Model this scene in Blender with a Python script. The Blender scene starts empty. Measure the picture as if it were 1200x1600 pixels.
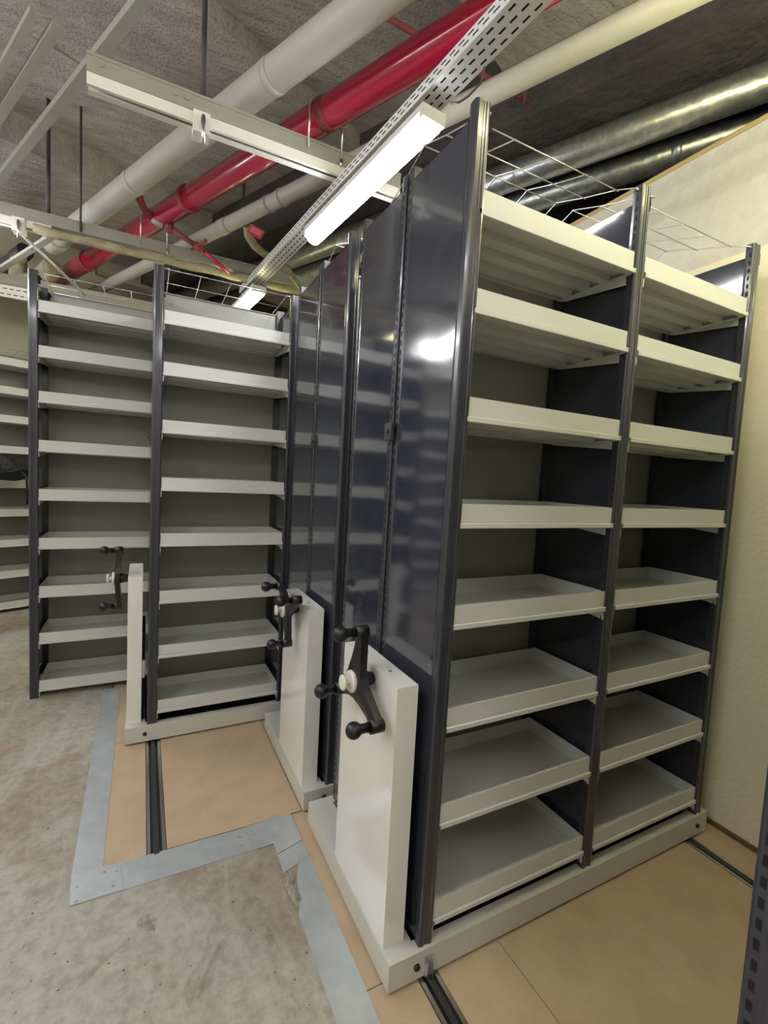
import bpy, bmesh, math, random
from mathutils import Vector, Matrix
random.seed(7)
sc = bpy.context.scene
COL = sc.collection
PI = math.pi

# ------------------------------------------------------------------ camera
cam_d = bpy.data.cameras.new('camera'); cam = bpy.data.objects.new('camera', cam_d); COL.objects.link(cam)
CR = Vector((0.88876288, -0.45530403, 0.05290352)); CU = Vector((-0.01287819, 0.09056814, 0.99580699)); CF = Vector((0.45818631, 0.88571759, -0.07463011))
cam.matrix_world = Matrix(((CR.x, CU.x, -CF.x, -0.82031716), (CR.y, CU.y, -CF.y, -1.13852433), (CR.z, CU.z, -CF.z, 1.58543323), (0, 0, 0, 1)))
cam_d.sensor_fit = 'VERTICAL'; cam_d.sensor_height = 24.0; cam_d.lens = 731.905 / 1600 * 24
cam_d.clip_start = 0.02; cam_d.clip_end = 60
sc.camera = cam
# ------------------------------------------------------------------ light and exposure
sc.view_settings.view_transform = 'Standard'; sc.view_settings.look = 'None'
sc.view_settings.gamma = 1.0; sc.view_settings.use_curve_mapping = False
sc.view_settings.exposure = 0.85
LAMP_W = 22.0            # emission strength of the tube lamps
FILL_W = 72.0; AISLE_FILL_W = 40.0  # strengths of the unseen lamps added as fill
LAMP_COOL = (0.965, 0.965, 1.0); LAMP_WARM = (1.0, 0.96, 0.55)
w = bpy.data.worlds.new('world'); sc.world = w; w.use_nodes = True
w.node_tree.nodes['Background'].inputs[0].default_value = (0.8, 0.85, 0.9, 1)
w.node_tree.nodes['Background'].inputs[1].default_value = 0.012
sc.cycles.use_denoising = True
sc.cycles.max_bounces = 8; sc.cycles.diffuse_bounces = 5

# ------------------------------------------------------------------ materials
def mat(name, col, rough=0.5, metal=0.0, coat=0.0, spec=0.5, bump=None, var=None):
    """bump=(scale,strength); var=(scale, colour2, contrast)"""
    m = bpy.data.materials.new(name); m.use_nodes = True; nt = m.node_tree; b = nt.nodes['Principled BSDF']
    b.inputs['Base Color'].default_value = (*col, 1); b.inputs['Roughness'].default_value = rough
    b.inputs['Metallic'].default_value = metal; b.inputs['Coat Weight'].default_value = coat
    b.inputs['Coat Roughness'].default_value = 0.08; b.inputs['Specular IOR Level'].default_value = spec
    tc = nt.nodes.new('ShaderNodeTexCoord')
    if var:
        n = nt.nodes.new('ShaderNodeTexNoise'); n.inputs['Scale'].default_value = var[0]; n.inputs['Detail'].default_value = 8; n.inputs['Roughness'].default_value = 0.6
        r = nt.nodes.new('ShaderNodeValToRGB'); c = var[2]
        r.color_ramp.elements[0].position = 0.5 - c; r.color_ramp.elements[1].position = 0.5 + c
        r.color_ramp.elements[0].color = (*col, 1); r.color_ramp.elements[1].color = (*var[1], 1)
        nt.links.new(tc.outputs['Object'], n.inputs['Vector']); nt.links.new(n.outputs['Fac'], r.inputs['Fac'])
        nt.links.new(r.outputs['Color'], b.inputs['Base Color'])
    if bump:
        n = nt.nodes.new('ShaderNodeTexNoise'); n.inputs['Scale'].default_value = bump[0]; n.inputs['Detail'].default_value = bump[2] if len(bump) > 2 else 4
        bp = nt.nodes.new('ShaderNodeBump'); bp.inputs['Strength'].default_value = bump[1]; bp.inputs['Distance'].default_value = bump[3] if len(bump) > 3 else 0.01
        nt.links.new(tc.outputs['Object'], n.inputs['Vector']); nt.links.new(n.outputs['Fac'], bp.inputs['Height']); nt.links.new(bp.outputs['Normal'], b.inputs['Normal'])
    return m
def emit(name, col, s):
    m = bpy.data.materials.new(name); m.use_nodes = True; b = m.node_tree.nodes['Principled BSDF']
    b.inputs['Base Color'].default_value = (.8, .8, .8, 1); b.inputs['Emission Color'].default_value = (*col, 1); b.inputs['Emission Strength'].default_value = s
    return m

M = {}
M['navy'] = mat('navy_panel_paint', (0.030, 0.034, 0.050), 0.09, coat=0.9, bump=(2.6, 0.36, 1, 0.02))
M['post'] = mat('navy_post_paint', (0.036, 0.038, 0.048), 0.26, coat=0.3)
M['hole'] = mat('slot_black', (0.004, 0.004, 0.006), 0.9)
M['shelf'] = mat('light_grey_enamel', (0.60, 0.61, 0.58), 0.32, spec=0.5, bump=(500, 0.02))
M['back'] = mat('grey_back_panel', (0.32, 0.325, 0.30), 0.38, bump=(3.0, 0.1, 1, 0.02))
M['base'] = mat('base_grey_enamel', (0.56, 0.565, 0.52), 0.30, coat=0.1)
M['column'] = mat('column_enamel', (0.78, 0.78, 0.74), 0.14, coat=0.4)
M['black'] = mat('black_plastic', (0.007, 0.007, 0.008), 0.36, bump=(900, 0.1))
M['white_plastic'] = mat('pale_plastic', (0.72, 0.70, 0.64), 0.4)
M['steel'] = mat('bright_steel', (0.62, 0.62, 0.62), 0.3, metal=1)
M['darksteel'] = mat('dark_steel', (0.10, 0.10, 0.105), 0.4, metal=0.8)
M['wire'] = mat('zinc_wire', (0.6, 0.6, 0.62), 0.35, metal=0.9)
M['galv'] = mat('galvanised_sheet', (0.50, 0.55, 0.57), 0.38, metal=0.55, var=(9, (0.66, 0.70, 0.72), 0.2), bump=(14, 0.15, 3, 0.01))
M['duct'] = mat('galvanised_duct', (0.30, 0.32, 0.32), 0.34, metal=0.8, var=(26, (0.52, 0.55, 0.54), 0.16), bump=(30, 0.25, 3, 0.01))
M['board'] = mat('wood_board', (0.43, 0.32, 0.205), 0.62, var=(7, (0.52, 0.395, 0.265), 0.25), bump=(60, 0.15))
M['redpipe'] = mat('red_paint', (0.46, 0.010, 0.060), 0.22, coat=0.5, bump=(5, 0.15, 2, 0.01))
M['oldred'] = mat('old_red_paint', (0.30, 0.045, 0.055), 0.6, bump=(40, 0.4), var=(30, (0.20, 0.05, 0.05), 0.2))
M['pipe'] = mat('cream_pipe_paint', (0.42, 0.41, 0.355), 0.5, bump=(30, 0.12), var=(5, (0.36, 0.345, 0.295), 0.3))
M['lag'] = mat('stained_lagging', (0.50, 0.46, 0.32), 0.8, bump=(28, 0.8, 6), var=(10, (0.22, 0.17, 0.09), 0.28))
M['strut'] = mat('beige_strut_paint', (0.33, 0.33, 0.28), 0.5, bump=(40, 0.15), var=(6, (0.28, 0.275, 0.23), 0.3))
M['strutl'] = mat('pale_strut_paint', (0.74, 0.73, 0.65), 0.5, bump=(40, 0.15))
M['tray'] = mat('perforated_zinc', (0.74, 0.74, 0.74), 0.4, metal=0.15)
M['lampbody'] = mat('lamp_housing', (0.6, 0.6, 0.58), 0.4)
M['rod'] = mat('dark_rod', (0.05, 0.05, 0.05), 0.6)
M['tag'] = mat('red_tag', (0.42, 0.03, 0.06), 0.5)
M['tagline'] = mat('tag_lettering', (0.62, 0.40, 0.40), 0.6)
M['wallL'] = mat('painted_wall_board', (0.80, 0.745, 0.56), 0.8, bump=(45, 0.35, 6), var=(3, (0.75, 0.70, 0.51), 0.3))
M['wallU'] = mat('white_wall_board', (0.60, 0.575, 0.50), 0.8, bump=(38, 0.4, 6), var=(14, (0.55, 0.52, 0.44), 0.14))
M['wallB'] = mat('cream_wall', (0.58, 0.55, 0.44), 0.85, bump=(30, 0.2))
M['timber'] = mat('timber_edge', (0.52, 0.38, 0.17), 0.7, bump=(50, 0.3))
M['darkwood'] = mat('brown_wood_strip', (0.13, 0.085, 0.035), 0.7)
M['bag'] = mat('black_nylon', (0.006, 0.006, 0.008), 0.6, bump=(16, 1.0, 5, 0.05))
M['chip'] = mat('broken_mortar', (0.42, 0.40, 0.34), 0.9, bump=(60, 1.0, 8, 0.02), var=(60, (0.25, 0.22, 0.17), 0.15))

def concrete_floor():
    m = bpy.data.materials.new('worn_concrete'); m.use_nodes = True; nt = m.node_tree; N = nt.nodes; L = nt.links; b = N['Principled BSDF']
    tc = N.new('ShaderNodeTexCoord')
    def noise(s, d=8, r=.6, dist=0.0, vec=None):
        n = N.new('ShaderNodeTexNoise'); n.inputs['Scale'].default_value = s; n.inputs['Detail'].default_value = d; n.inputs['Roughness'].default_value = r; n.inputs['Distortion'].default_value = dist
        L.new(vec or tc.outputs['Object'], n.inputs['Vector']); return n
    def ramp(src, p0, c0, p1, c1):
        r = N.new('ShaderNodeValToRGB'); r.color_ramp.elements[0].position = p0; r.color_ramp.elements[1].position = p1
        r.color_ramp.elements[0].color = (*c0, 1); r.color_ramp.elements[1].color = (*c1, 1); L.new(src, r.inputs[0]); return r
    def mix(fac, a, bb, mode='MIX'):
        x = N.new('ShaderNodeMix'); x.data_type = 'RGBA'; x.blend_type = mode
        if hasattr(fac, 'links'): L.new(fac, x.inputs[0])
        else: x.inputs[0].default_value = fac
        L.new(a, x.inputs[6])
        if hasattr(bb, 'links'): L.new(bb, x.inputs[7])
        else: x.inputs[7].default_value = (*bb, 1)
        return x.outputs[2]
    base = ramp(noise(1.6, 6, .6, .6).outputs['Fac'], .41, (0.29, 0.225, 0.165), .57, (0.38, 0.375, 0.325))
    fine = ramp(noise(22, 8, .7).outputs['Fac'], .35, (0.72, 0.70, 0.68), .65, (1.12, 1.12, 1.1))
    c = mix(1.0, base.outputs[0], fine.outputs[0], 'MULTIPLY')
    # streaks of wear along the aisle
    mp = N.new('ShaderNodeMapping'); mp.inputs['Scale'].default_value = (5, 1.1, 1); mp.inputs['Rotation'].default_value = (0, 0, .5); L.new(tc.outputs['Object'], mp.inputs[0])
    st = ramp(noise(1.4, 8, .65, 1.2, mp.outputs[0]).outputs['Fac'], .52, (0, 0, 0), .68, (1, 1, 1))
    sm = N.new('ShaderNodeMath'); sm.operation = 'MULTIPLY'; sm.inputs[1].default_value = .55; L.new(st.outputs[0], sm.inputs[0])
    c = mix(sm.outputs[0], c, (0.46, 0.44, 0.385))
    da = ramp(noise(3.1, 9, .68, .9).outputs['Fac'], .60, (0, 0, 0), .66, (1, 1, 1))
    mm = N.new('ShaderNodeMath'); mm.operation = 'MULTIPLY'; mm.inputs[1].default_value = .65; L.new(da.outputs[0], mm.inputs[0])
    c = mix(mm.outputs[0], c, (0.15, 0.115, 0.085))
    sp = ramp(noise(46, 3, .5).outputs['Fac'], .69, (0, 0, 0), .72, (1, 1, 1))
    c = mix(sp.outputs[0], c, (0.10, 0.08, 0.065))
    L.new(c, b.inputs['Base Color']); b.inputs['Roughness'].default_value = .55
    bp = N.new('ShaderNodeBump'); bp.inputs['Strength'].default_value = .35; bp.inputs['Distance'].default_value = .01
    L.new(noise(18, 9, .7).outputs['Fac'], bp.inputs['Height']); L.new(bp.outputs[0], b.inputs['Normal'])
    return m
M['concrete'] = concrete_floor()
def ceiling_mat():
    m = bpy.data.materials.new('sprayed_ceiling'); m.use_nodes = True; nt = m.node_tree; N = nt.nodes; L = nt.links; b = N['Principled BSDF']
    tc = N.new('ShaderNodeTexCoord'); mp = N.new('ShaderNodeMapping'); mp.inputs['Rotation'].default_value = (0, 0, -.42); mp.inputs['Scale'].default_value = (1.2, 4.5, 1)
    L.new(tc.outputs['Object'], mp.inputs[0])
    n = N.new('ShaderNodeTexNoise'); n.inputs['Scale'].default_value = 3.2; n.inputs['Detail'].default_value = 8; n.inputs['Roughness'].default_value = .62; L.new(mp.outputs[0], n.inputs['Vector'])
    n2 = N.new('ShaderNodeTexNoise'); n2.inputs['Scale'].default_value = 60; n2.inputs['Detail'].default_value = 4; L.new(tc.outputs['Object'], n2.inputs['Vector'])
    r = N.new('ShaderNodeValToRGB'); r.color_ramp.elements[0].position = .32; r.color_ramp.elements[1].position = .68
    r.color_ramp.elements[0].color = (.33, .30, .275, 1); r.color_ramp.elements[1].color = (.50, .46, .42, 1); L.new(n.outputs['Fac'], r.inputs[0]); L.new(r.outputs[0], b.inputs['Base Color'])
    a = N.new('ShaderNodeMath'); a.operation = 'MULTIPLY_ADD'; a.inputs[1].default_value = .25; L.new(n2.outputs['Fac'], a.inputs[0]); L.new(n.outputs['Fac'], a.inputs[2])
    bp = N.new('ShaderNodeBump'); bp.inputs['Strength'].default_value = .9; bp.inputs['Distance'].default_value = .06; L.new(a.outputs[0], bp.inputs['Height']); L.new(bp.outputs[0], b.inputs['Normal'])
    b.inputs['Roughness'].default_value = .95
    return m
M['ceiling'] = ceiling_mat()
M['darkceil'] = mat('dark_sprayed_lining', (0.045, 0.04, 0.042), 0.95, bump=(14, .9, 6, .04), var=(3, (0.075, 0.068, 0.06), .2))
M['lamp_cool'] = emit('lamp_diffuser_cool', LAMP_COOL, LAMP_W)
M['lamp_warm'] = emit('lamp_diffuser_warm', LAMP_WARM, LAMP_W)

M['lamp_aisle_fill'] = emit('lamp_tube_aisle_fill', LAMP_WARM, AISLE_FILL_W)
M['lamp_fill'] = emit('lamp_tube_fill', LAMP_COOL, FILL_W)
# ------------------------------------------------------------------ mesh helpers
class MB:
    def __init__(s): s.bm = bmesh.new()
    def box(s, x0, x1, y0, y1, z0, z1, mi=0):
        x0, x1 = min(x0, x1), max(x0, x1); y0, y1 = min(y0, y1), max(y0, y1); z0, z1 = min(z0, z1), max(z0, z1)
        v = [s.bm.verts.new(p) for p in ((x0, y0, z0), (x1, y0, z0), (x1, y1, z0), (x0, y1, z0), (x0, y0, z1), (x1, y0, z1), (x1, y1, z1), (x0, y1, z1))]
        for f in ((3, 2, 1, 0), (4, 5, 6, 7), (0, 1, 5, 4), (1, 2, 6, 5), (2, 3, 7, 6), (3, 0, 4, 7)):
            s.bm.faces.new([v[i] for i in f]).material_index = mi
        return s
    def obox(s, c, ax, ay, az, mi=0):
        c = Vector(c); ax, ay, az = Vector(ax), Vector(ay), Vector(az)
        v = [s.bm.verts.new(c + sx * ax + sy * ay + sz * az) for sx, sy, sz in ((-1, -1, -1), (1, -1, -1), (1, 1, -1), (-1, 1, -1), (-1, -1, 1), (1, -1, 1), (1, 1, 1), (-1, 1, 1))]
        for f in ((3, 2, 1, 0), (4, 5, 6, 7), (0, 1, 5, 4), (1, 2, 6, 5), (2, 3, 7, 6), (3, 0, 4, 7)):
            s.bm.faces.new([v[i] for i in f]).material_index = mi
        return s
    def quad(s, pts, mi=0):
        s.bm.faces.new([s.bm.verts.new(p) for p in pts]).material_index = mi; return s
    def prism(s, poly, z0, z1, mi=0, ax='z'):
        T = {'z': lambda p, h: (p[0], p[1], h), 'x': lambda p, h: (h, p[0], p[1]), 'y': lambda p, h: (p[0], h, p[1])}[ax]
        a = [s.bm.verts.new(T(p, z0)) for p in poly]; b = [s.bm.verts.new(T(p, z1)) for p in poly]; n = len(poly)
        s.bm.faces.new(a[::-1]).material_index = mi; s.bm.faces.new(b).material_index = mi
        for i in range(n): s.bm.faces.new((a[i], a[(i + 1) % n], b[(i + 1) % n], b[i])).material_index = mi
        return s
    def tube(s, pts, r, seg=12, mi=0, cap=True):
        pts = [Vector(p) for p in pts]; rs = r if isinstance(r, (list, tuple)) else [r] * len(pts)
        rings = []; up = None
        for i, p in enumerate(pts):
            if i == 0: t = pts[1] - p
            elif i == len(pts) - 1: t = p - pts[i - 1]
            else: t = (pts[i + 1] - p).normalized() + (p - pts[i - 1]).normalized()
            t.normalize()
            if up is None: up = Vector((0, 0, 1)) if abs(t.z) < .9 else Vector((1, 0, 0))
            a = t.cross(up).normalized(); b = a.cross(t).normalized(); up = b
            rings.append([s.bm.verts.new(p + rs[i] * (math.cos(q) * a + math.sin(q) * b)) for q in [2 * PI * k / seg for k in range(seg)]])
        for A, B in zip(rings, rings[1:]):
            for k in range(seg):
                f = s.bm.faces.new((A[k], A[(k + 1) % seg], B[(k + 1) % seg], B[k])); f.material_index = mi; f.smooth = True
        if cap:
            s.bm.faces.new(rings[0][::-1]).material_index = mi; s.bm.faces.new(rings[-1]).material_index = mi
        return s
    def ball(s, c, r, sc_=(1, 1, 1), seg=16, mi=0):
        res = bmesh.ops.create_uvsphere(s.bm, u_segments=seg, v_segments=seg // 2 + 2, radius=r, matrix=Matrix.Translation(c) @ Matrix.Diagonal((*sc_, 1)))
        for v in res['verts']:
            for f in v.link_faces: f.smooth = True; f.material_index = mi
        return s
    def data(s, name, mats, bevel=0):
        if bevel:
            es = [e for e in s.bm.edges if len(e.link_faces) == 2 and e.calc_face_angle(0) > .6]
            bmesh.ops.bevel(s.bm, geom=es, offset=bevel, segments=2, profile=.5, affect='EDGES', clamp_overlap=True)
        bmesh.ops.recalc_face_normals(s.bm, faces=s.bm.faces[:])
        me = bpy.data.meshes.new(name); s.bm.to_mesh(me); s.bm.free()
        for m in (mats if isinstance(mats, (list, tuple)) else [mats]): me.materials.append(M[m])
        return me
    def build(s, name, mats, parent=None, bevel=0, loc=None):
        return put(name, s.data(name, mats, bevel), parent, loc)
def put(name, me, parent=None, loc=None):
    o = bpy.data.objects.new(name, me); COL.objects.link(o)
    if parent: o.parent = parent
    if loc: o.location = loc
    return o
def tag(o, label=None, cat=None, group=None, kind=None):
    if label: o['label'] = label
    if cat: o['category'] = cat
    if group: o['group'] = group
    if kind: o['kind'] = kind
    return o
def empty(name, loc=(0, 0, 0), rz=0):
    o = bpy.data.objects.new(name, None); COL.objects.link(o); o.location = loc; o.rotation_euler = (0, 0, rz); o.empty_display_size = .1; return o
def struct(name, mb, mats, bevel=0):
    return tag(mb.build(name, mats, None, bevel), kind='structure')

# ================================================================== setting
# building grid: pipes and beams run along PD, 24 degrees off the shelving grid
PD = Vector((-0.41478, 0.90992, 0)); ED = Vector((0.90992, 0.41478, 0))
XW = 1.643
f = MB()
f.box(-4.6, -0.99, -3.4, 8.0, -.12, 0)
f.box(-0.99, -0.245, -3.4, 0.79, -.12, 0)
f.box(-0.99, XW + .1, 0.79, 8.0, -.12, -.018)
f.box(-0.245, XW + .1, -3.4, 0.79, -.12, -.018)
f.box(XW + .1, 5.0, -3.4, 8.0, -.12, 0)
struct('floor', f, 'concrete')
c = MB(); c.box(-4.6, 5.0, -3.4, 8.0, 4.0, 4.12)
struct('ceiling', c, 'ceiling')
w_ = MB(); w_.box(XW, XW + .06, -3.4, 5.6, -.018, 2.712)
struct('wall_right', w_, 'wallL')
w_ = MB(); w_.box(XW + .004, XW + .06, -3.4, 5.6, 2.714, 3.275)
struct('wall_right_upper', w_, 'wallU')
w_ = MB(); w_.box(XW - .002, XW + .066, -3.4, 5.6, 3.275, 3.297)
struct('trim_1', w_, 'timber')
w_ = MB(); w_.box(XW - .012, XW, -3.4, 5.6, -.002, .022)
struct('baseboard_right', w_, 'darkwood')
# back wall parallel to the far shelving
w_ = MB(); o0 = Vector((-2.08, 4.74, 0)) + .48 * PD
w_.obox(o0 + ED * 1.6 + PD * .05 + Vector((0, 0, 1.99)), ED * 4.2, PD * .05, (0, 0, 2.01))
struct('wall_back', w_, 'wallB')
w_ = MB(); w_.box(-4.6, -4.5, -3.4, 8.0, 0, 4.0)
struct('wall_left', w_, 'wallB')
w_ = MB(); w_.box(-4.5, XW, -3.4, -3.3, 0, 4.0)
struct('wall_front', w_, 'wallB')

def beam(name, n0, n1, z0, s0, s1, label):
    b = MB(); nn = (n0 + n1) / 2
    b.obox(PD * nn + ED * (s0 + s1) / 2 + Vector((0, 0, (z0 + 4.0) / 2)), ED * (s1 - s0) / 2, PD * (n1 - n0) / 2, (0, 0, (4.0 - z0) / 2))
    o = b.build(name, 'ceiling'); tag(o, kind='structure'); return o
beam('trim_2', 3.60, 4.48, 3.78, -3.0, 3.5, '')
beam('trim_3', 1.72, 2.05, 3.9, -3.0, 3.2, '')
beam('trim_4', -.32, .56, 3.78, -3.0, 1.2, '')
# dark downstand beam over the right wall, running with the pipes
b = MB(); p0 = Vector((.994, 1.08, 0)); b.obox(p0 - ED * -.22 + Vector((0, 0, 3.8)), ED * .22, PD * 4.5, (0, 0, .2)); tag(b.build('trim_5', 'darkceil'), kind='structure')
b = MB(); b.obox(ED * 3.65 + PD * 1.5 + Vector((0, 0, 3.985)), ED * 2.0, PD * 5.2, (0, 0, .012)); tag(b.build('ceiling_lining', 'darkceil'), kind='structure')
# far downstand above the shelving
b = MB(); b.box(-3.6, 1.5, 4.25, 4.5, 3.02, 3.2); tag(b.build('trim_6', 'strut'), kind='structure')

# ------------------------------------------------------------------ wooden floor boards, plates, rails
RAILS = ((-.787, -.714), (-.022, .048), (1.40, 1.462))
def board(x0, x1, y0, y1, label):
    o = MB().box(x0 + .002, x1 - .002, y0 + .002, y1 - .002, -.018, 0).build('floor_board', 'board', bevel=.001)
    tag(o, label, 'floor board', 'wooden boards around the rails')
G = 'wooden boards around the rails'
board(-.985, -.787, .84, 1.78, 'narrow light wooden floor board left of the leftmost rail')
board(-.714, -.134, .866, 1.78, 'square wooden floor board in the opening before the far crank unit')
board(-.134, -.022, .86, 2.45, 'wooden floor board under the left end of the second shelving unit')
board(-.245, -.022, .034, .86, 'narrow wooden floor strip beside the nearest unit base')
board(-.245, -.022, -2.4, .034, 'wooden floor strip below the nearest crank column at the bottom edge')
board(.048, .298, -2.4, .0, 'wooden floor board just right of the near rail')
board(.298, 1.40, -2.4, .0, 'large brown wooden floor board in the right-hand aisle')
board(1.462, XW, -2.4, .86, 'narrow wooden floor strip along the right wall')
board(.048, 1.40, .0, .86, 'wooden floor board under the nearest shelving unit')
board(.048, 1.40, .86, 1.78, 'wooden floor board under the second shelving unit')
board(-.985, -.787, 1.78, 3.0, 'wooden floor board under the left end of the far unit')
board(-.714, -.022, 1.78, 2.5, 'wooden floor board under the far crank unit')

def plate(poly, z, label, screws=()):
    root = empty('floor_plate', (poly[0][0], poly[0][1], 0)); tag(root, label, 'floor plate', 'galvanised plates edging the boards')
    b = MB(); b.prism([(x - poly[0][0], y - poly[0][1]) for x, y in poly], z, z + .0022); b.build('sheet', 'galv', root)
    for x, y in screws:
        b = MB(); b.tube([(0, 0, 0), (0, 0, .002)], [.006, .004], 12); b.build('screw', 'steel', root, loc=(x - poly[0][0], y - poly[0][1], z + .0021))
plate([(-1.045, .86), (-.94, .86), (-.942, 2.54), (-1.050, 2.54)], .0005, 'long galvanised floor strip left of the boards', [(-.96, 1.35), (-1.02, 2.0)])
plate([(-1.0, .722), (-.34, .718), (-.34, .858), (-.94, .862)], .0005, 'galvanised floor strip crossing in front of the rail', [(-.43, .76), (-.43, .81)])
plate([(-1.034, .722), (-.94, .862), (-1.045, .866)], .0028, 'left mitred galvanised corner plate', [(-1.02, .80)])
plate([(-1.034, .722), (-.87, .722), (-.872, .862), (-.94, .862)], .0030, 'right mitred galvanised corner plate with small screws', [(-1.015, .733), (-.90, .75), (-.895, .82), (-.935, .835)])
plate([(-.40, .717), (-.305, .717), (-.305, .655), (-.187, .69), (-.190, .862), (-.40, .858)], .0030, 'galvanised corner plate bent round the concrete corner', [(-.37, .75), (-.37, .80)])
plate([(-.304, .555), (-.185, .60), (-.187, .688), (-.306, .653)], .0006, 'short creased galvanised piece below the inner corner plate')
plate([(-.303, -2.0), (-.187, -2.0), (-.185, .598), (-.236, .580), (-.262, .52), (-.288, .40), (-.302, .36)], .0005, 'long galvanised floor strip running to the bottom edge')
def lump(c0, rx, ry, h, n=26):
    b = MB(); ctr = b.bm.verts.new((0, 0, h)); rr = []
    for k in range(2):
        rr.append([b.bm.verts.new((math.cos(2 * PI * i / n) * rx * s_, math.sin(2 * PI * i / n) * ry * s_, h * (1 - k) * random.uniform(.3, 1.2) )) for i in range(n) for s_ in [(.55 if k == 0 else 1) * random.uniform(.75, 1.15)]])
    for i in range(n):
        b.bm.faces.new((ctr, rr[0][i], rr[0][(i + 1) % n])); b.bm.faces.new((rr[0][i], rr[1][i], rr[1][(i + 1) % n], rr[0][(i + 1) % n]))
    o = b.build('broken_mortar', 'chip', loc=c0); return o
tag(lump((-.292, .475, .001), .026, .095, .007), 'patch of chipped pale mortar beside the galvanised strip', 'mortar patch')

for (x0, x1), y0, y1, lab in ((RAILS[0], .852, 2.52, 'steel floor rail in front of the far crank unit'), (RAILS[1], -2.4, 2.45, 'steel floor rail leaving under the nearest corner of the near unit'), (RAILS[2], -2.4, 2.45, 'steel floor rail close to the right wall')):
    cx = (x0 + x1) / 2; root = empty('floor_rail', (cx, y0, 0)); tag(root, lab, 'rail', 'floor rails of the mobile shelving'); hw = (x1 - x0) / 2; Ly = y1 - y0
    MB().box(-hw + .001, hw - .001, 0, Ly, -.018, -.014).build('bed', 'darksteel', root)
    MB().box(-.010, .010, 0, Ly, -.014, .003).build('running_rail', 'darksteel', root, .002)
    MB().box(-hw + .001, -hw + .014, 0, Ly, -.0145, .0015).build('side_strip', 'steel', root, .001)
    MB().box(hw - .014, hw - .001, 0, Ly, -.0145, .0015).build('side_strip', 'steel', root, .001)

# ================================================================== shelving
BAY = .747; HD = .375; TOTAL = .765; ZB = .103; GAPC = .3825
def post_mesh(z0, z1, flip=False, smooth_left=False):
    b = MB(); s = -1 if flip else 1
    prof = [(-.0235, .034), (-.0255, .024), (-.0255, .006), (-.022, .0012), (-.017, 0), (-.011, 0), (-.009, .0025), (-.002, .0025), (-.001, .004), (.001, .004), (.002, .0025), (.009, .0025), (.011, 0), (.017, 0), (.022, .0012), (.0255, .006), (.0255, .024), (.0235, .034)]
    if flip: prof = [(x, -y) for x, y in prof][::-1]
    b.prism(prof, z0, z1)
    z = z0 + .03
    while z < z1 - .05:
        for sx in ((1,) if smooth_left else (-1, 1)):
            x = sx * .0258
            pts = [(x, s * .010, z), (x, s * .018, z), (x, s * .018, z + .017), (x, s * .010, z + .017)]
            b.quad(pts, 1)
        z += .032
    # bolt knob at the head
    b.tube([(.026, s * .016, z1 - .045), (.044, s * .016, z1 - .045)], [.009, .007], 10, 1)
    b.box(.024, .036, s * .006, s * .026, z1 - .075, z1 - .03, 1)
    return b.data('upright_post', ['post', 'hole'])
def shelf_mesh(wd, dp):
    """open tray on a ledge; front at y=0, rim top at z=0"""
    b = MB(); x0, x1 = -wd / 2, wd / 2; t = .0015
    b.box(x0 + .002, x1 - .002, .008, .0098, -.058, 0)                 # front lip
    b.box(x0 + .002, x1 - .002, .0098, .014, -.002, 0)
    b.prism([(0, -.0595), (.003, -.0575), (.010, -.0575), (.010, -.0745), (.0015, -.0745), (0, -.073)], x0, x1, ax='x')   # ledge rail
    b.box(x0, x1, .010, .026, -.0745, -.0725)
    b.box(x0 + .002, x0 + .0038, .008, dp - .008, -.058, 0)
    b.box(x1 - .0038, x1 - .002, .008, dp - .008, -.058, 0)
    b.box(x0 + .002, x1 - .002, dp - .0098, dp - .008, -.058, 0)
    b.box(x0 + .002, x1 - .002, .008, dp - .008, -.058, -.0565)        # floor
    b.box(x0, x0 + .004, .0, dp, -.0745, -.058); b.box(x1 - .004, x1, .0, dp, -.0745, -.058)
    b.box(x0, x1, dp - .004, dp, -.0745, -.058)
    for yc in (.105, .19, .275):                                       # stiffening ribs below
        b.prism([(yc - .022, -.0575), (yc - .018, -.079), (yc + .018, -.079), (yc + .022, -.0575)], x0 + .03, x1 - .03, ax='x')
    return b.data('shelf', 'shelf')
def bracket_mesh(sx, dp):
    b = MB()
    b.prism([(.012, -.0745), (.012, -.102), (.02, -.106), (dp - .02, -.080), (dp - .01, -.0745)], 0, sx * .0015, ax='x')
    b.prism([(.012, -.0745), (dp - .01, -.0745), (dp - .01, -.0762), (.012, -.0762)], 0, sx * .022, ax='x')
    b.box(-sx * .003, sx * .002, .006, .013, -.108, -.08)
    return b.data('shelf_bracket', 'shelf')
SHELF = shelf_mesh(BAY - .050, .335); BRK = {1: bracket_mesh(1, .335), -1: bracket_mesh(-1, .335)}
POSTS = {}
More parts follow.
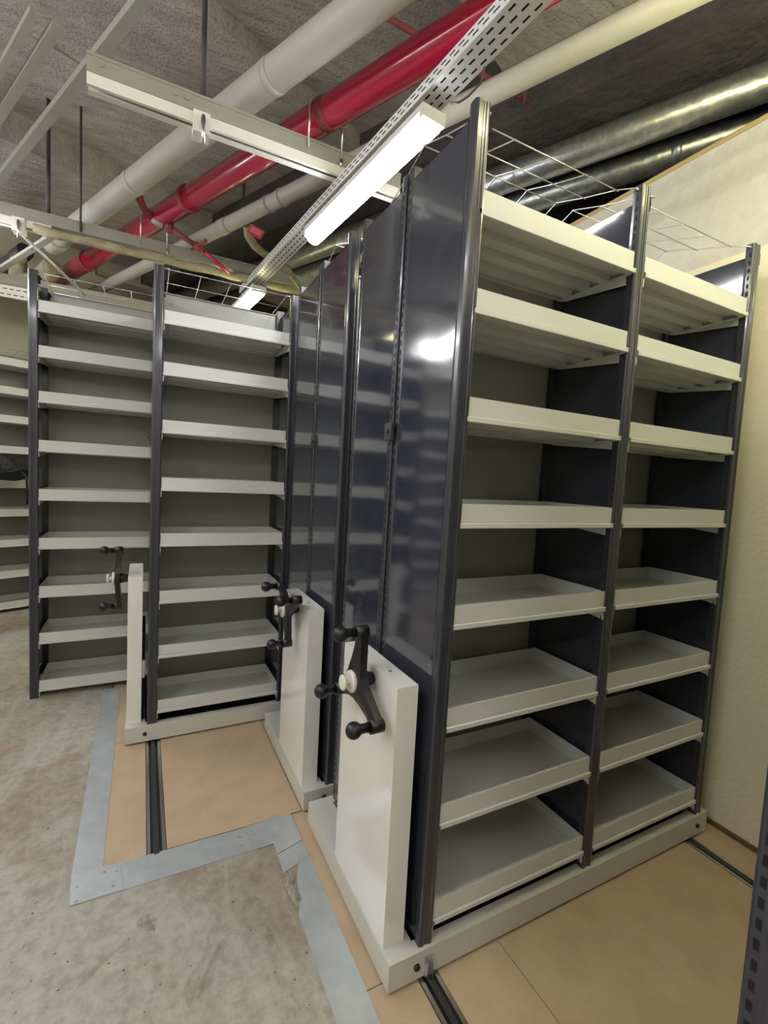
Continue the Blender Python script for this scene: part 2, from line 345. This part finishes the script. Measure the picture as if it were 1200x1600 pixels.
def crank(parent, cx, cy, cz, angs):
    """three-armed crank wheel on the left (-x) face of the drive column"""
    b = MB()
    b.tube([(.058, 0, 0), (.0, 0, 0)], [.020, .034], 24)
    for a in angs:
        d = Vector((0, math.cos(a), math.sin(a))); n = Vector((0, -math.sin(a), math.cos(a)))
        pr = []
        prof = ((.0, .050, .000), (.035, .046, .002), (.065, .035, .005), (.11, .026, .009), (.165, .0205, .011), (.182, .012, .011))
        for s_, hw, xo in prof:
            pr.append([b.bm.verts.new(Vector((x, 0, 0)) + d * s_ + n * q) for x, q in ((xo - .013, -hw), (xo - .018, 0), (xo - .013, hw), (xo + .012, hw), (xo + .012, -hw))])
        for A, B in zip(pr, pr[1:]):
            for k in range(5): b.bm.faces.new((A[k], A[(k + 1) % 5], B[(k + 1) % 5], B[k]))
        b.bm.faces.new(pr[0][::-1]); b.bm.faces.new(pr[-1])
        b.tube([d * .165 + Vector((.027, 0, 0)), d * .165 + Vector((-.016, 0, 0))], .0215, 18)
    h = b.build('crank_handle', 'black', parent, loc=(cx, cy, cz))
    for a in angs:
        d = Vector((0, math.cos(a), math.sin(a))) * .165
        g = MB(); g.tube([(-.018, 0, 0), (-.045, 0, 0), (-.052, 0, 0)], [.015, .0145, .017], 16); g.ball((-.068, 0, 0), .0255, (1.0, 1, 1), 20); g.build('grip_knob', 'black', h, loc=d)
    g = MB(); g.tube([(-.012, 0, 0), (-.024, 0, 0), (-.027, 0, 0)], [.036, .036, .033], 28); g.tube([(-.025, 0, 0), (-.046, 0, 0)], .008, 14); g.tube([(-.045, 0, 0), (-.052, 0, 0), (-.054, 0, 0)], [.025, .025, .022], 24)
    o = g.build('hub_cap', 'white_plastic', h); o['label'] = 'pale round hub cap'
def guard(parent, bay, double, ztop, ridge, dp):
    """zinc wire grid laid over the top of a bay"""
    b = MB(); x0, x1 = bay * BAY + .03, (bay + 1) * BAY - .03
    if ridge:
        ys = [(.088, ztop + .012), (.235, ztop + .055), (.380, ztop + .105), (.528, ztop + .05), (.678, ztop + .008)]
        ends = [(.012, ztop - .02), (.753, ztop - .02)]; line = [ends[0]] + ys[:2] + [(ys[2])] + ys[3:] + [ends[1]]
    else:
        ys = [(.014, ztop - .012), (.22, ztop - .015), (dp * .97, ztop - .018)]; line = ys
    xa, xb = x0 + .02, x1 - .02
    for y, z in ys: b.tube([(xa - .006, y, z), (xb + .006, y, z)], .0022, 6)
    n = 5
    for k in range(n):
        x = xa + k * (xb - xa) / (n - 1); ln = line if k in (0, n - 1) else ys
        b.tube([(x, y, z + .003) for y, z in ln], .0022, 6)
    for x, sg in ((xa, -1), (xb, 1)):
        b.tube([(x, line[0][0], line[0][1] + .003), (x + sg * .030, line[0][0] + .004, line[0][1] + .002)], .0035, 6)
    b.build('wire_guard', 'wire', parent)
def shelving(loc, rz, bays, zs, zt, label, group, mobile=True, double=True, crank_ang=None, shelf_side='front', ridge=True, seam=1.72, flip=False, lean=None):
    root = empty('mobile_shelving_unit' if mobile else 'shelving_unit', loc, rz); tag(root, label, 'shelving unit', group)
    z0 = ZB if mobile else 0.0; D = TOTAL if double else HD
    ys = [(0, False), (HD, True)] + ([(TOTAL - HD, False), (TOTAL, True)] if double else [])
    for k in range(bays + 1):
        for y, fl in ys:
            key = (z0, zt, fl, k == 0 and y == 0)
            if key not in POSTS: POSTS[key] = post_mesh(*key)
            o = put('upright_post', POSTS[key], root, (k * BAY, y, 0))
            if lean: o.rotation_euler = (0, lean[k], 0)
        for h in range(2 if double else 1):
            ya = (.033 if h == 0 else TOTAL - HD + .033); yb = (HD - .033 if h == 0 else TOTAL - .033)
            b = MB()
            if k in (0, bays):
                s = -1 if k == 0 else 1
                b.box(k * BAY + s * .022, k * BAY + s * .0247, ya, yb, z0 + .01, zt - .045)
                b.box(k * BAY - s * .006, k * BAY - s * .0075, ya, yb, z0 + .01, zt - .045)
                b.box(k * BAY + s * .0247, k * BAY - s * .0075, ya, yb, zt - .048, zt - .045)
            else: b.box(k * BAY - .004, k * BAY + .004, ya, yb, z0 + .01, zt - .045)
            b.bm.transform(Matrix.Translation((-k * BAY, 0, 0))); o = b.build('side_panel', 'navy', root, loc=(k * BAY, 0, 0))
            if lean: o.rotation_euler = (0, lean[k], 0)
    if double:
        for zc in (1.75,):
            b = MB(); b.box(-.036, -.024, HD - .018, TOTAL - HD + .018, zc - .03, zc + .03); b.tube([(-.036, GAPC, zc), (-.044, GAPC, zc)], .008, 10); b.build('joining_clip', 'darksteel', root, .002)
    for k in range(bays):
        xa, xb = k * BAY + .008, (k + 1) * BAY - .008
        yb = GAPC if double else HD - .004
        b = MB(); b.box(xa, xb, yb - .002, yb, z0 + .02, seam); b.box(xa, xb, yb - .002, yb, seam + .004, zt - .02)
        b.box(xa, xb, yb - .008, yb - .002, seam - .006, seam + .006)
        b.box(xa, xb, yb - .012, yb - .002, zt - .024, zt - .02)
        b.build('back_panel', 'back', root)
        guard(root, k, double, zt, ridge, D)
        for z in zs:
            yy = TOTAL if shelf_side == 'back' else 0
            o = put('shelf', SHELF, root, (k * BAY + BAY / 2, yy, z))
            if shelf_side == 'back': o.rotation_euler = (0, 0, PI)
            for s in (-1, 1):
                put('shelf_bracket', BRK[-s], o, (s * (BAY / 2 - .0275), 0, 0))
    if mobile:
        xr = bays * BAY + .06; e = .010; b = MB()
        b.box(-.034, xr - .05, -e, .032, .012, ZB); b.box(-.034, xr - .05, TOTAL - .032, TOTAL + e, .012, ZB)
        b.box(-.136, -.034, -e, TOTAL + e, .012, ZB); b.box(xr - .05, xr, -e, TOTAL + e, .012, ZB)
        b.build('carriage_base', 'base', root)
        b = MB(); b.box(-.03, bays * BAY, .034, TOTAL - .034, .016, .07); b.build('carriage_bed', 'hole', root)
        for x in (-.036, xr - .075):
            for s, y in ((-1, -e), (1, TOTAL + e)):
                b = MB(); b.tube([(0, 0, 0), (0, s * .007, 0), (0, s * .009, 0)], [.011, .010, .005], 14); b.build('bolt', 'black', root, loc=(x, y, .056))
        for rx in RAILS:
            x = (rx[0] + rx[1]) / 2 - loc[0]
            if -.1 < x < xr:
                for y in (.12, TOTAL - .12):
                    b = MB(); b.tube([(x - .012, y, .044), (x + .012, y, .044)], .041, 24); b.build('wheel', 'darksteel', root)
        y0, y1 = (.045, .46)
        if flip: y0, y1 = TOTAL - .46, TOTAL - .045
        b = MB(); b.box(-.130, -.056, y0, y1, ZB, .952); col = b.build('drive_column', 'column', root, .0035)
        for y in (y0 + .12, y1 - .12):
            b = MB(); b.tube([(0, 0, 0), (0, 0, .002)], .006, 12); b.build('screw', 'steel', col, loc=(-.093, y, .952))
        b = MB(); b.box(-.056, -.038, y0 + .03, y1 - .05, ZB, .62); b.box(-.056, -.030, y0 + .06, y0 + .12, .25, .33); b.build('drive_gear_housing', 'hole', root)
        if len(crank_ang) == 2:
            b = MB(); b.box(-.055, -.040, y0 + .012, y0 + .028, .36, .46); b.build('column_bracket', 'shelf', root)
        cyy = .215 if not flip else TOTAL - .215
        crank(root, -.188, cyy, .915, crank_ang)
    return root

ZS = [2.425, 2.15, 1.836, 1.517, 1.203, .875, .557, .233]
ZSD = [2.575, 2.298, 2.014, 1.705, 1.391, 1.072, .752, .439, .116]
ZSE = [2.56, 2.28, 2.0, 1.695, 1.35, 1.06, .75, .43, .11]
R = math.radians
GM = 'navy and grey mobile shelving units on floor rails'; GS = 'static shelving units standing on the concrete'
shelving((0, 0, 0), 0, 2, ZS, 2.653, 'nearest mobile shelving unit, its cream shelves facing the right-hand aisle', GM, lean=(.0065, -.003, -.003), crank_ang=(R(92), R(-32), R(210)))
shelving((0, .852, 0), 0, 2, [], 2.653, 'second mobile shelving unit, closed up behind the nearest one', GM, crank_ang=(R(150), R(30), R(266)))
shelving((-.757, 1.74, 0), 0, 2, ZS, 2.653, 'far mobile shelving unit with crank column standing beyond the open wooden floor', GM, crank_ang=(R(90), R(270)), ridge=False)
shelving((.0, -1.592, 0), 0, 2, ZS, 2.653, 'mobile shelving unit of which only a dark perforated post shows at lower right', GM, crank_ang=(R(90), R(-30), R(210)), shelf_side='back')
shelving((-1.443, 2.55, 0), 0, 2, ZSD, 2.751, 'static shelving unit with nine white shelves behind the left end of the crank unit', GS, mobile=False, double=False, ridge=False)
PE = Vector((-2.08, 4.74, 0)) - ED * 1.1
shelving(tuple(PE), math.atan2(ED.y, ED.x), 3, ZSE, 2.66, 'farthest static shelving unit at the left edge with a black bag on it', GS, mobile=False, double=False, ridge=False)
# guide hook over the near rail
r_ = empty('rail_guide', (.010, -.012, 0)); tag(r_, 'small clear metal guide hook on the near base above the rail', 'guide')
MB().box(-.016, .016, -.003, 0, .012, .078).build('plate', 'steel', r_, .001)
MB().box(-.012, -.008, -.012, -.002, .004, .06).build('hook', 'steel', r_, .001)
MB().box(.008, .012, -.012, -.002, .004, .06).build('hook', 'steel', r_, .001)

# black bag on the far shelves
bag = empty('shoulder_bag', tuple(Vector((-2.02, 4.58, 1.43)))); tag(bag, 'black fabric bag lying on a shelf of the farthest unit, strap hanging down', 'bag')
b = MB(); b.ball((0, 0, 0), .2, (1.35, .70, .62), 28)
for v in b.bm.verts:
    p = v.co; s_ = 1 + .12 * math.sin(9 * p.x + 3) * math.cos(13 * p.y) + .08 * math.sin(23 * p.x + 11 * p.z); v.co = Vector((p.x * s_, p.y * s_, p.z * s_ * (.85 if p.z < 0 else 1.1)))
o = b.build('body', 'bag', bag); o.rotation_euler = (0, .10, math.atan2(ED.y, ED.x)); o.location = (.0, -.02, .03)
b = MB(); b.tube([(.16, -.12, .02), (.205, -.15, -.02), (.212, -.155, -.12), (.215, -.152, -.29)], .010, 8); b.tube([(.24, -.02, .02), (.17, -.12, .05), (.10, -.14, .02), (.0, -.15, .0)], .012, 8); b.build('strap', 'bag', bag)

# ================================================================== overhead
Z = Vector((0, 0, 1))
def pipe(name, pt, r, back, fwd, m, label, cat='pipe', rings=(), group=None, seg=40):
    """pt is a point on the axis; runs along PD from -back to +fwd"""
    p = Vector(pt); root = empty(name, tuple(p)); tag(root, label, cat, group)
    MB().tube([PD * -back, PD * fwd], r, seg).build('tube', m, root)
    for kind, s, rr, ln, mm in rings:
        MB().tube([PD * (s - ln / 2), PD * (s + ln / 2)], rr, seg, cap=True).build(kind, mm, root)
    return root
def along(pt, q):   # distance along PD of q from pt
    return (Vector(q) - Vector(pt)).dot(PD)
W1 = Vector((-.263, 1.06, 3.385))
pipe('drain_pipe', W1, .071, 4.2, 3.05, 'pipe', 'thick cream pipe, leftmost of the big overhead pipes', rings=(('sleeve', .12, .074, .04, 'pipe'), ('sleeve', 1.52, .0745, .05, 'pipe'), ('sleeve', 2.95, .082, .18, 'pipe')))
RP = Vector((.105, .98, 3.385))
pipe('sprinkler_main', RP, .0745, 4.2, 4.78, 'redpipe', 'glossy red sprinkler main running diagonally overhead', rings=(('coupling', 1.62, .086, .03, 'oldred'), ('coupling', -.72, .083, .035, 'redpipe'), ('coupling', .30, .0755, .05, 'oldred'), ('coupling', 3.35, .084, .05, 'oldred')))
W2 = Vector((.642, .384, 3.3))
pipe('drain_pipe', W2, .0475, 2.3, 5.5, 'pipe', 'thinner cream pipe passing over the nearest shelving unit', rings=(('clamp', along(W2, (-.12, 2.05, 3.3)), .054, .012, 'pipe'), ('clamp', along(W2, (-.08, 1.93, 3.3)), .054, .012, 'pipe'), ('sleeve', along(W2, (.33, 1.07, 3.3)), .051, .09, 'pipe'), ('sleeve', along(W2, (-.34, 2.50, 3.3)), .052, .10, 'pipe')))
D1 = Vector((1.60, .42, 3.5)); D2 = Vector((1.683, .973, 3.5))
pipe('ventilation_duct', D1, .081, 3.0, 5.8, 'duct', 'upper galvanised spiral duct above the right wall', 'duct', rings=(('seam_collar', .9, .0835, .012, 'duct'), ('seam_collar', -.35, .0835, .012, 'duct')), group='galvanised ducts')
pipe('ventilation_duct', D2, .083, 3.5, 5.4, 'duct', 'lower galvanised duct running into shadow beside the upper one', 'duct', rings=(('seam_collar', -.38, .0855, .05, 'duct'), ('seam_collar', .75, .0855, .012, 'duct')), group='galvanised ducts')
# duct hanger
b = MB(); b.tube([(1.95, .20, 3.42), (1.95, .20, 4.0)], .012, 8); tag(b.build('duct_hanger', 'galv'), 'thin galvanised hanger strap beside the ducts', 'hanger')

def strut(y, z, x0, x1, label, lower=True):
    root = empty('pipe_support_strut', (x0, y, z)); tag(root, label, 'strut', 'beige steel struts under the pipes'); L_ = x1 - x0
    b = MB(); b.box(0, L_, 0, .06, -.075, 0); b.box(0, L_, -.004, .0, -.012, 0); b.build('beam', 'strut', root, .004)
    if lower:
        b = MB()
        b.box(0, lower, .0, .004, -.122, -.077); b.box(0, lower, .066, .070, -.122, -.077); b.box(0, lower, .004, .066, -.081, -.077)
        b.box(0, lower, .0, .016, -.125, -.122); b.box(0, lower, .034, .070, -.125, -.122); b.box(.002, lower, .004, .066, -.086, -.081, 1)
        b.build('slotted_channel', ['strutl', 'rod'], root)
    for x in (.05, .33, .38):
        if x < L_: MB().tube([(x, -.006, -.035), (x, .0, -.035)], .010, 12).build('bolt', 'strut', root)
    return root
s1 = strut(1.27, 3.25, -1.046, .42, 'nearer beige strut crossing below the cream and red pipes', lower=1.466)
s2 = strut(2.91, 3.25, -2.6, 1.0, 'farther beige strut behind, with lagged pipe beneath', lower=1.20)
def bracket(root, x):
    b = MB(); b.box(x - .035, x + .035, -.014, .064, -.165, -.075); b.build('hanger_plate', 'strutl', root, .004)
    MB().tube([(x + .005, -.03, -.10), (x + .005, -.03, -.22)], .008, 10).build('hanger_bolt', 'steel', root)
    b = MB(); b.box(x - .005, x + .015, -.034, -.012, -.135, -.11); b.build('nut', 'steel', root)
bracket(s1, .44); bracket(s2, 1.02)
# lagged pipe beneath the farther strut
b = MB(); pts = [(-1.50 + i * .1, 2.905 + .006 * math.sin(i * 2.1), 3.125 + .006 * math.cos(i * 1.7)) for i in range(24)]
b.tube(pts, [.030 + .005 * math.sin(i * 1.9) for i in range(24)], 16)
tag(b.build('lagged_pipe', 'lag'), 'yellowed lagged pipe lying along the underside of the farther strut', 'pipe')

# cable tray with lamps
def TX(y): return .235 - .095 * y
def tray(y0, y1, zc, wd, label, fn, m='tray', rows=3, side=True):
    n = max(2, int((y1 - y0) / .3)); b = MB()
    c0 = Vector((fn(y0), y0, zc)); c1 = Vector((fn(y1), y1, zc)); d = (c1 - c0).normalized(); a = Vector((d.y, -d.x, 0)); L_ = (c1 - c0).length
    root = empty('cable_tray', tuple(c0)); tag(root, label, 'cable tray', 'perforated cable trays')
    hw = wd / 2; H = .05
    mid = d * L_ / 2
    b.obox(mid, a * hw, d * L_ / 2, Z * .0008); b.obox(mid - a * hw + Z * H / 2, a * .0008, d * L_ / 2, Z * H / 2); b.obox(mid + a * hw + Z * H / 2, a * .0008, d * L_ / 2, Z * H / 2)
    s = .02; k = 0
    while s < L_ - .02:
        for r in range(rows):
            off = (r - (rows - 1) / 2) * wd / (rows + .2); ss = s + (.024 if r % 2 else 0)
            b.obox(d * ss + a * off - Z * .0006, a * .0038, d * .0145, Z * .0006, 1)
        b.obox(d * s - a * (hw + .0006) + Z * .018, a * .0006, d * .0145, Z * .003, 1)
        b.obox(d * (s + .024) - a * (hw + .0006) + Z * .036, a * .0006, d * .0145, Z * .003, 1)
        s += .048
    b.build('perforated_channel', [m, 'hole'], root)
    return root
tray(-1.9, 3.12, 3.075, .105, 'perforated metal cable tray carrying the tube lamps over the near units', TX)
def fill_lamp(x0, y0, y1, z, m, label):  # unseen lamp added as fill, shaped like a bare tube on a batten
    root = empty('tube_lamp', (x0, y0, z)); tag(root, label, 'lamp', 'unseen fill lamps added for brightness'); L_ = y1 - y0
    MB().box(-.03, .03, 0, L_, .05, .09).build('batten', 'lampbody', root, .004)
    for s in (.02, L_ - .02): MB().box(-.018, .018, s - .012, s + .012, -.018, .05).build('lamp_holder', 'lampbody', root, .003)
    MB().tube([(0, .03, 0), (0, L_ - .03, 0)], .019, 20).build('tube', m, root)
    return root
def lamp(y0, y1, z, fn, m, label, wd=.115, cap=True):
    c0 = Vector((fn(y0), y0, z)); c1 = Vector((fn(y1), y1, z)); d = (c1 - c0).normalized(); a = Vector((d.y, -d.x, 0)); L_ = (c1 - c0).length
    root = empty('tube_lamp', tuple(c0)); tag(root, label, 'lamp', 'ceiling tube lamps'); hw = wd / 2
    b = MB(); b.obox(d * L_ / 2 + Z * .035, a * hw, d * L_ / 2, Z * .014); b.build('housing', 'lampbody', root, .004)
    b = MB(); n = 10; prof = [(math.cos(PI + PI * i / n) * (hw - .004), math.sin(PI + PI * i / n) * .06 + .02) for i in range(n + 1)]
    A = [b.bm.verts.new(a * x + Z * zz + d * .02) for x, zz in prof]; B = [b.bm.verts.new(a * x + Z * zz + d * (L_ - .02)) for x, zz in prof]
    for i in range(n): b.bm.faces.new((A[i], A[i + 1], B[i + 1], B[i])).smooth = True
    b.bm.faces.new(A[::-1]); b.bm.faces.new(B)
    b.build('diffuser', m, root)
    for s in (.012, L_ - .012):
        b = MB(); b.obox(d * s + Z * .012, a * (hw - .002), d * .012, Z * .012); b.build('end_cap', 'lampbody', root, .004)
    for s in (.25, L_ - .25):
        b = MB(); b.obox(d * s + Z * .055, a * .012, d * .015, Z * .02); b.build('mounting_clip', 'steel', root)
    return root
lamp(.55, 1.72, 2.995, TX, 'lamp_cool', 'bright tube lamp under the cable tray above the two closed units')
lamp(2.74, 3.96, 2.985, TX, 'lamp_warm', 'tube lamp seen end-on behind the wire guard of the far unit')
lamp(-2.3, -1.1, 2.995, TX, 'lamp_warm', 'tube lamp on the tray behind the camera')
LX = lambda y: -1.75 - .08 * y
lamp(2.40, 3.60, 3.02, LX, 'lamp_cool', 'tube lamp left of the static shelving, seen only mirrored in the dark end panel')
lamp(-.6, .6, 3.02, LX, 'lamp_cool', 'tube lamp above the left-hand concrete aisle, outside the photo')
for x_, y_, lab in ((-2.7, .4, 'added fill lamp left of the aisle, level with the near unit'), (-2.9, -2.2, 'added fill lamp behind the camera at the left'), (-.6, -2.9, 'added fill lamp behind the camera over the aisle'), (-3.1, 3.0, 'added fill lamp above the far left corner'), (.9, -2.9, 'added fill lamp behind the camera at the right')):  # out of view, added to brighten the ceiling and walls
    fill_lamp(x_, y_, y_ + 1.2, 3.15, 'lamp_fill', lab)
root = fill_lamp(0, 0, 1.2, 3.22, 'lamp_aisle_fill', 'added warm fill lamp across the right-hand aisle, out of view'); root.location = (.37, -.62, 3.12); root.rotation_euler = (0, 0, -PI / 2)  # unseen lamp added to brighten the aisle, its wall and shelf fronts
# wiring at the near lamp
b = MB(); b.tube([(.205, .47, 3.02), (.215, .43, 3.0), (.235, .40, 3.01), (.26, .36, 3.04), (.25, .33, 3.07)], .004, 8); tag(b.build('lamp_cable', 'rod'), 'short dark cable looping from the lamp end to the tray', 'cable')

# conduits running with the pipes
def rod(name, p, q, r, m, label, cat, group=None, seg=12):
    b = MB(); b.tube([Vector(p), Vector(q)], r, seg); o = b.build(name, m); tag(o, label, cat, group); return o
def bar(name, p, q, hw, hh, m, label, cat, group=None):
    p, q = Vector(p), Vector(q); d = (q - p).normalized(); a = Vector((d.y, -d.x, 0)).normalized(); u = d.cross(a).normalized()
    b = MB(); b.obox((p + q) / 2, a * hw, d * (q - p).length / 2, u * hh); o = b.build(name, m, None, .002); tag(o, label, cat, group); return o
bar('ceiling_bar', Vector((-1.11, 1.798, 3.5)) - PD * 3, Vector((-1.11, 1.798, 3.5)) + PD * 4, .024, .018, 'strut', 'single cream bar crossing the upper left ceiling', 'bar')
bar('ceiling_bar', Vector((-1.39, 1.82, 3.52)) - PD * .3, Vector((-1.39, 1.82, 3.52)) + PD * 3, .016, .014, 'strut', 'left one of two parallel cream bars at the top left corner', 'bar', 'twin cream bars at top left')
bar('ceiling_bar', Vector((-1.31, 1.85, 3.52)) - PD * .3, Vector((-1.31, 1.85, 3.52)) + PD * 3, .022, .014, 'strut', 'right one of two parallel cream bars at the top left corner', 'bar', 'twin cream bars at top left')
rod('conduit', (-1.30, 1.75, 3.56), (-.80, 1.98, 3.56), .006, 'strut', 'thin conduit near the top left corner ending in a small knob', 'conduit')
# threaded rods
HR = 'threaded hanger rods'
for x, y, z, r, lab in ((-.60, 1.30, 3.25, .011, 'thick dark hanger rod holding the nearer strut'), (-1.42, 2.94, 3.25, .012, 'dark hanger rod above the farther strut, beside the left cream bar'), (-1.23, 2.90, 3.18, .007, 'thin dark hanger rod right of the thick one on the farther strut'),
                       (-.13, 2.94, 3.25, .010, 'dark hanger rod behind the thin cream pipe'), (.96, .93, 3.6, .006, 'hanger wire over the nearest unit against the dark ceiling')):
    rod('hanger_rod', (x, y, z), (x, y, 4.0), r, 'rod', lab, 'rod', HR)
# pipe clamps: U bolts holding the red pipe to the struts
def ubolt(y, x, z, r, zs, label):
    b = MB(); n = 14; pts = [Vector((x - r, y, zs))] + [Vector((x - r * math.cos(PI * i / n), y, z + r * math.sin(PI * i / n))) for i in range(n + 1)] + [Vector((x + r, y, zs))]
    b.tube(pts, .0045, 8); b.tube([(x + r, y, zs + .0), (x + r, y, zs - .035)], .008, 8); tag(b.build('pipe_clamp', 'steel'), label, 'clamp', 'wire clamps round the red pipe')
ubolt(1.262, -.022, 3.385, .088, 3.20, 'thin steel clamp loop round the red pipe at the nearer strut')
ubolt(2.90, -.77, 3.385, .088, 3.20, 'thin steel clamp loop round the red pipe at the farther strut')

# thin red branch line high above
rod('branch_pipe', (.10, .955, 3.68), (1.15, .99, 3.68), .014, 'oldred', 'thin dark red branch pipe crossing high behind the red main', 'pipe')
# sprinkler drop: elbow, fittings, thin red tube
CAMP = Vector((-0.82031716, -1.13852433, 1.58543323))
def px(x, y, z):
    d = CF + (x - 600) / 731.905 * CR - (y - 800) / 731.905 * CU; t = (z - CAMP.z) / d.z; return CAMP + t * d
root = empty('sprinkler_drop', tuple(px(248, 348, 3.33))); tag(root, 'old red sprinkler branch with elbow and valve, hanging off the red main', 'sprinkler branch'); base = px(248, 348, 3.33)
P_ = [px(215, 298, 3.42), px(219, 312, 3.40), px(226, 328, 3.37), px(240, 342, 3.35)]
MB().tube([p - base for p in P_], [.026, .024, .022, .022], 16).build('elbow', 'oldred', root)
MB().tube([P_[0] - base + Vector((-.012, 0, .012)), P_[0] - base + Vector((.004, 0, -.004))], .036, 18).build('flange', 'oldred', root)
MB().tube([px(240, 342, 3.35) - base, px(258, 353, 3.31) - base], .030, 16).build('grooved_coupling', 'strut', root)
MB().tube([px(258, 353, 3.31) - base, px(270, 358, 3.30) - base], .034, 16).build('flange', 'oldred', root)
MB().tube([px(270, 359, 3.29) - base, px(312, 388, 3.22) - base], .019, 14).build('pipe_length', 'oldred', root)
b = MB(); b.tube([px(305, 383, 3.23) - base, px(318, 392, 3.20) - base], .030, 8); b.tube([px(300, 390, 3.22) - base, px(322, 376, 3.22) - base], .012, 10); b.build('valve', 'oldred', root)
MB().tube([px(318, 392, 3.20) - base, px(358, 427, 3.10) - base], .014, 14).build('drop_tube', 'redpipe', root)

# cream lagged elbow with the red tag
def lagged(name, pts, r, label):
    b = MB(); b.tube(pts, r, 14); o = b.build(name, 'lag'); tag(o, label, 'pipe'); return o
lagged('lagged_elbow', [px(386, 352, 3.27), px(388, 368, 3.24), px(398, 384, 3.21), px(412, 396, 3.19), px(440, 413, 3.16), px(456, 430, 3.13), px(470, 450, 3.10)], [.028, .030, .030, .026, .026, .024, .018], 'lagged cream branch pipe dropping behind the cable tray')
root = empty('pipe_tag', tuple(px(400, 362, 3.18))); tag(root, 'small red notice tag hung on the thin cream pipe', 'tag')
b = MB(); b.obox((0, 0, 0), CR * .052, CU * .030 , CF * .004)
b.bm.transform(Matrix.Rotation(R(-28), 4, -CF)) if False else None
o = b.build('plate', 'tag', root, .003); 
for k in range(3):
    l_ = MB(); l_.obox(CU * (.012 - .012 * k) - CF * .0055, CR * .038, CU * .0018, CF * .0008); l_.build('lettering_line', 'tagline', root)
root.rotation_mode = 'AXIS_ANGLE'; root.rotation_axis_angle = (R(30), CF.x, CF.y, CF.z)

# diagonal brace, far tray, clutter by the wall
rod('brace_rod', px(22, 354, 3.14), px(133, 461, 3.0), .011, 'galv', 'thin grey diagonal brace hanging from the farther strut', 'rod')
bar('brace_bar', px(-30, 440, 3.1), px(80, 370, 3.2), .022, .012, 'strut', 'cream bar sloping below the farther strut at the left edge', 'bar')
root = tray(-3.6, -1.1, 3.0, .10, 'white perforated cable tray in front of the far wall at the left', lambda y: 0, 'white_plastic', rows=2)
root.rotation_euler = (0, R(0), R(-90)); root.location = (-3.6, 4.23, 3.045)
for ch in root.children: ch.rotation_euler = (R(0), R(-70), 0)
b = MB(); n = 12
pts = [px(84, 412, 3.36), px(74, 428, 3.28), px(60, 440, 3.24), px(42, 440, 3.26), px(28, 425, 3.34), px(30, 402, 3.42)]
b.tube(pts, [.075, .085, .085, .08, .08, .06], 18); tag(b.build('lagged_elbow', 'lag'), 'bulky lagged pipe bend at the left end of the thick cream pipe', 'pipe')
rod('pipe_stub', px(0, 425, 3.4), px(40, 392, 3.5), .07, 'rod', 'dark pipe stub beside the lagged bend', 'pipe', seg=18)
bar('wall_conduit', px(150, 425, 3.45), px(560, 560, 3.35), .03, .02, 'strut', 'beige conduit crossing far behind the wire guards', 'conduit')
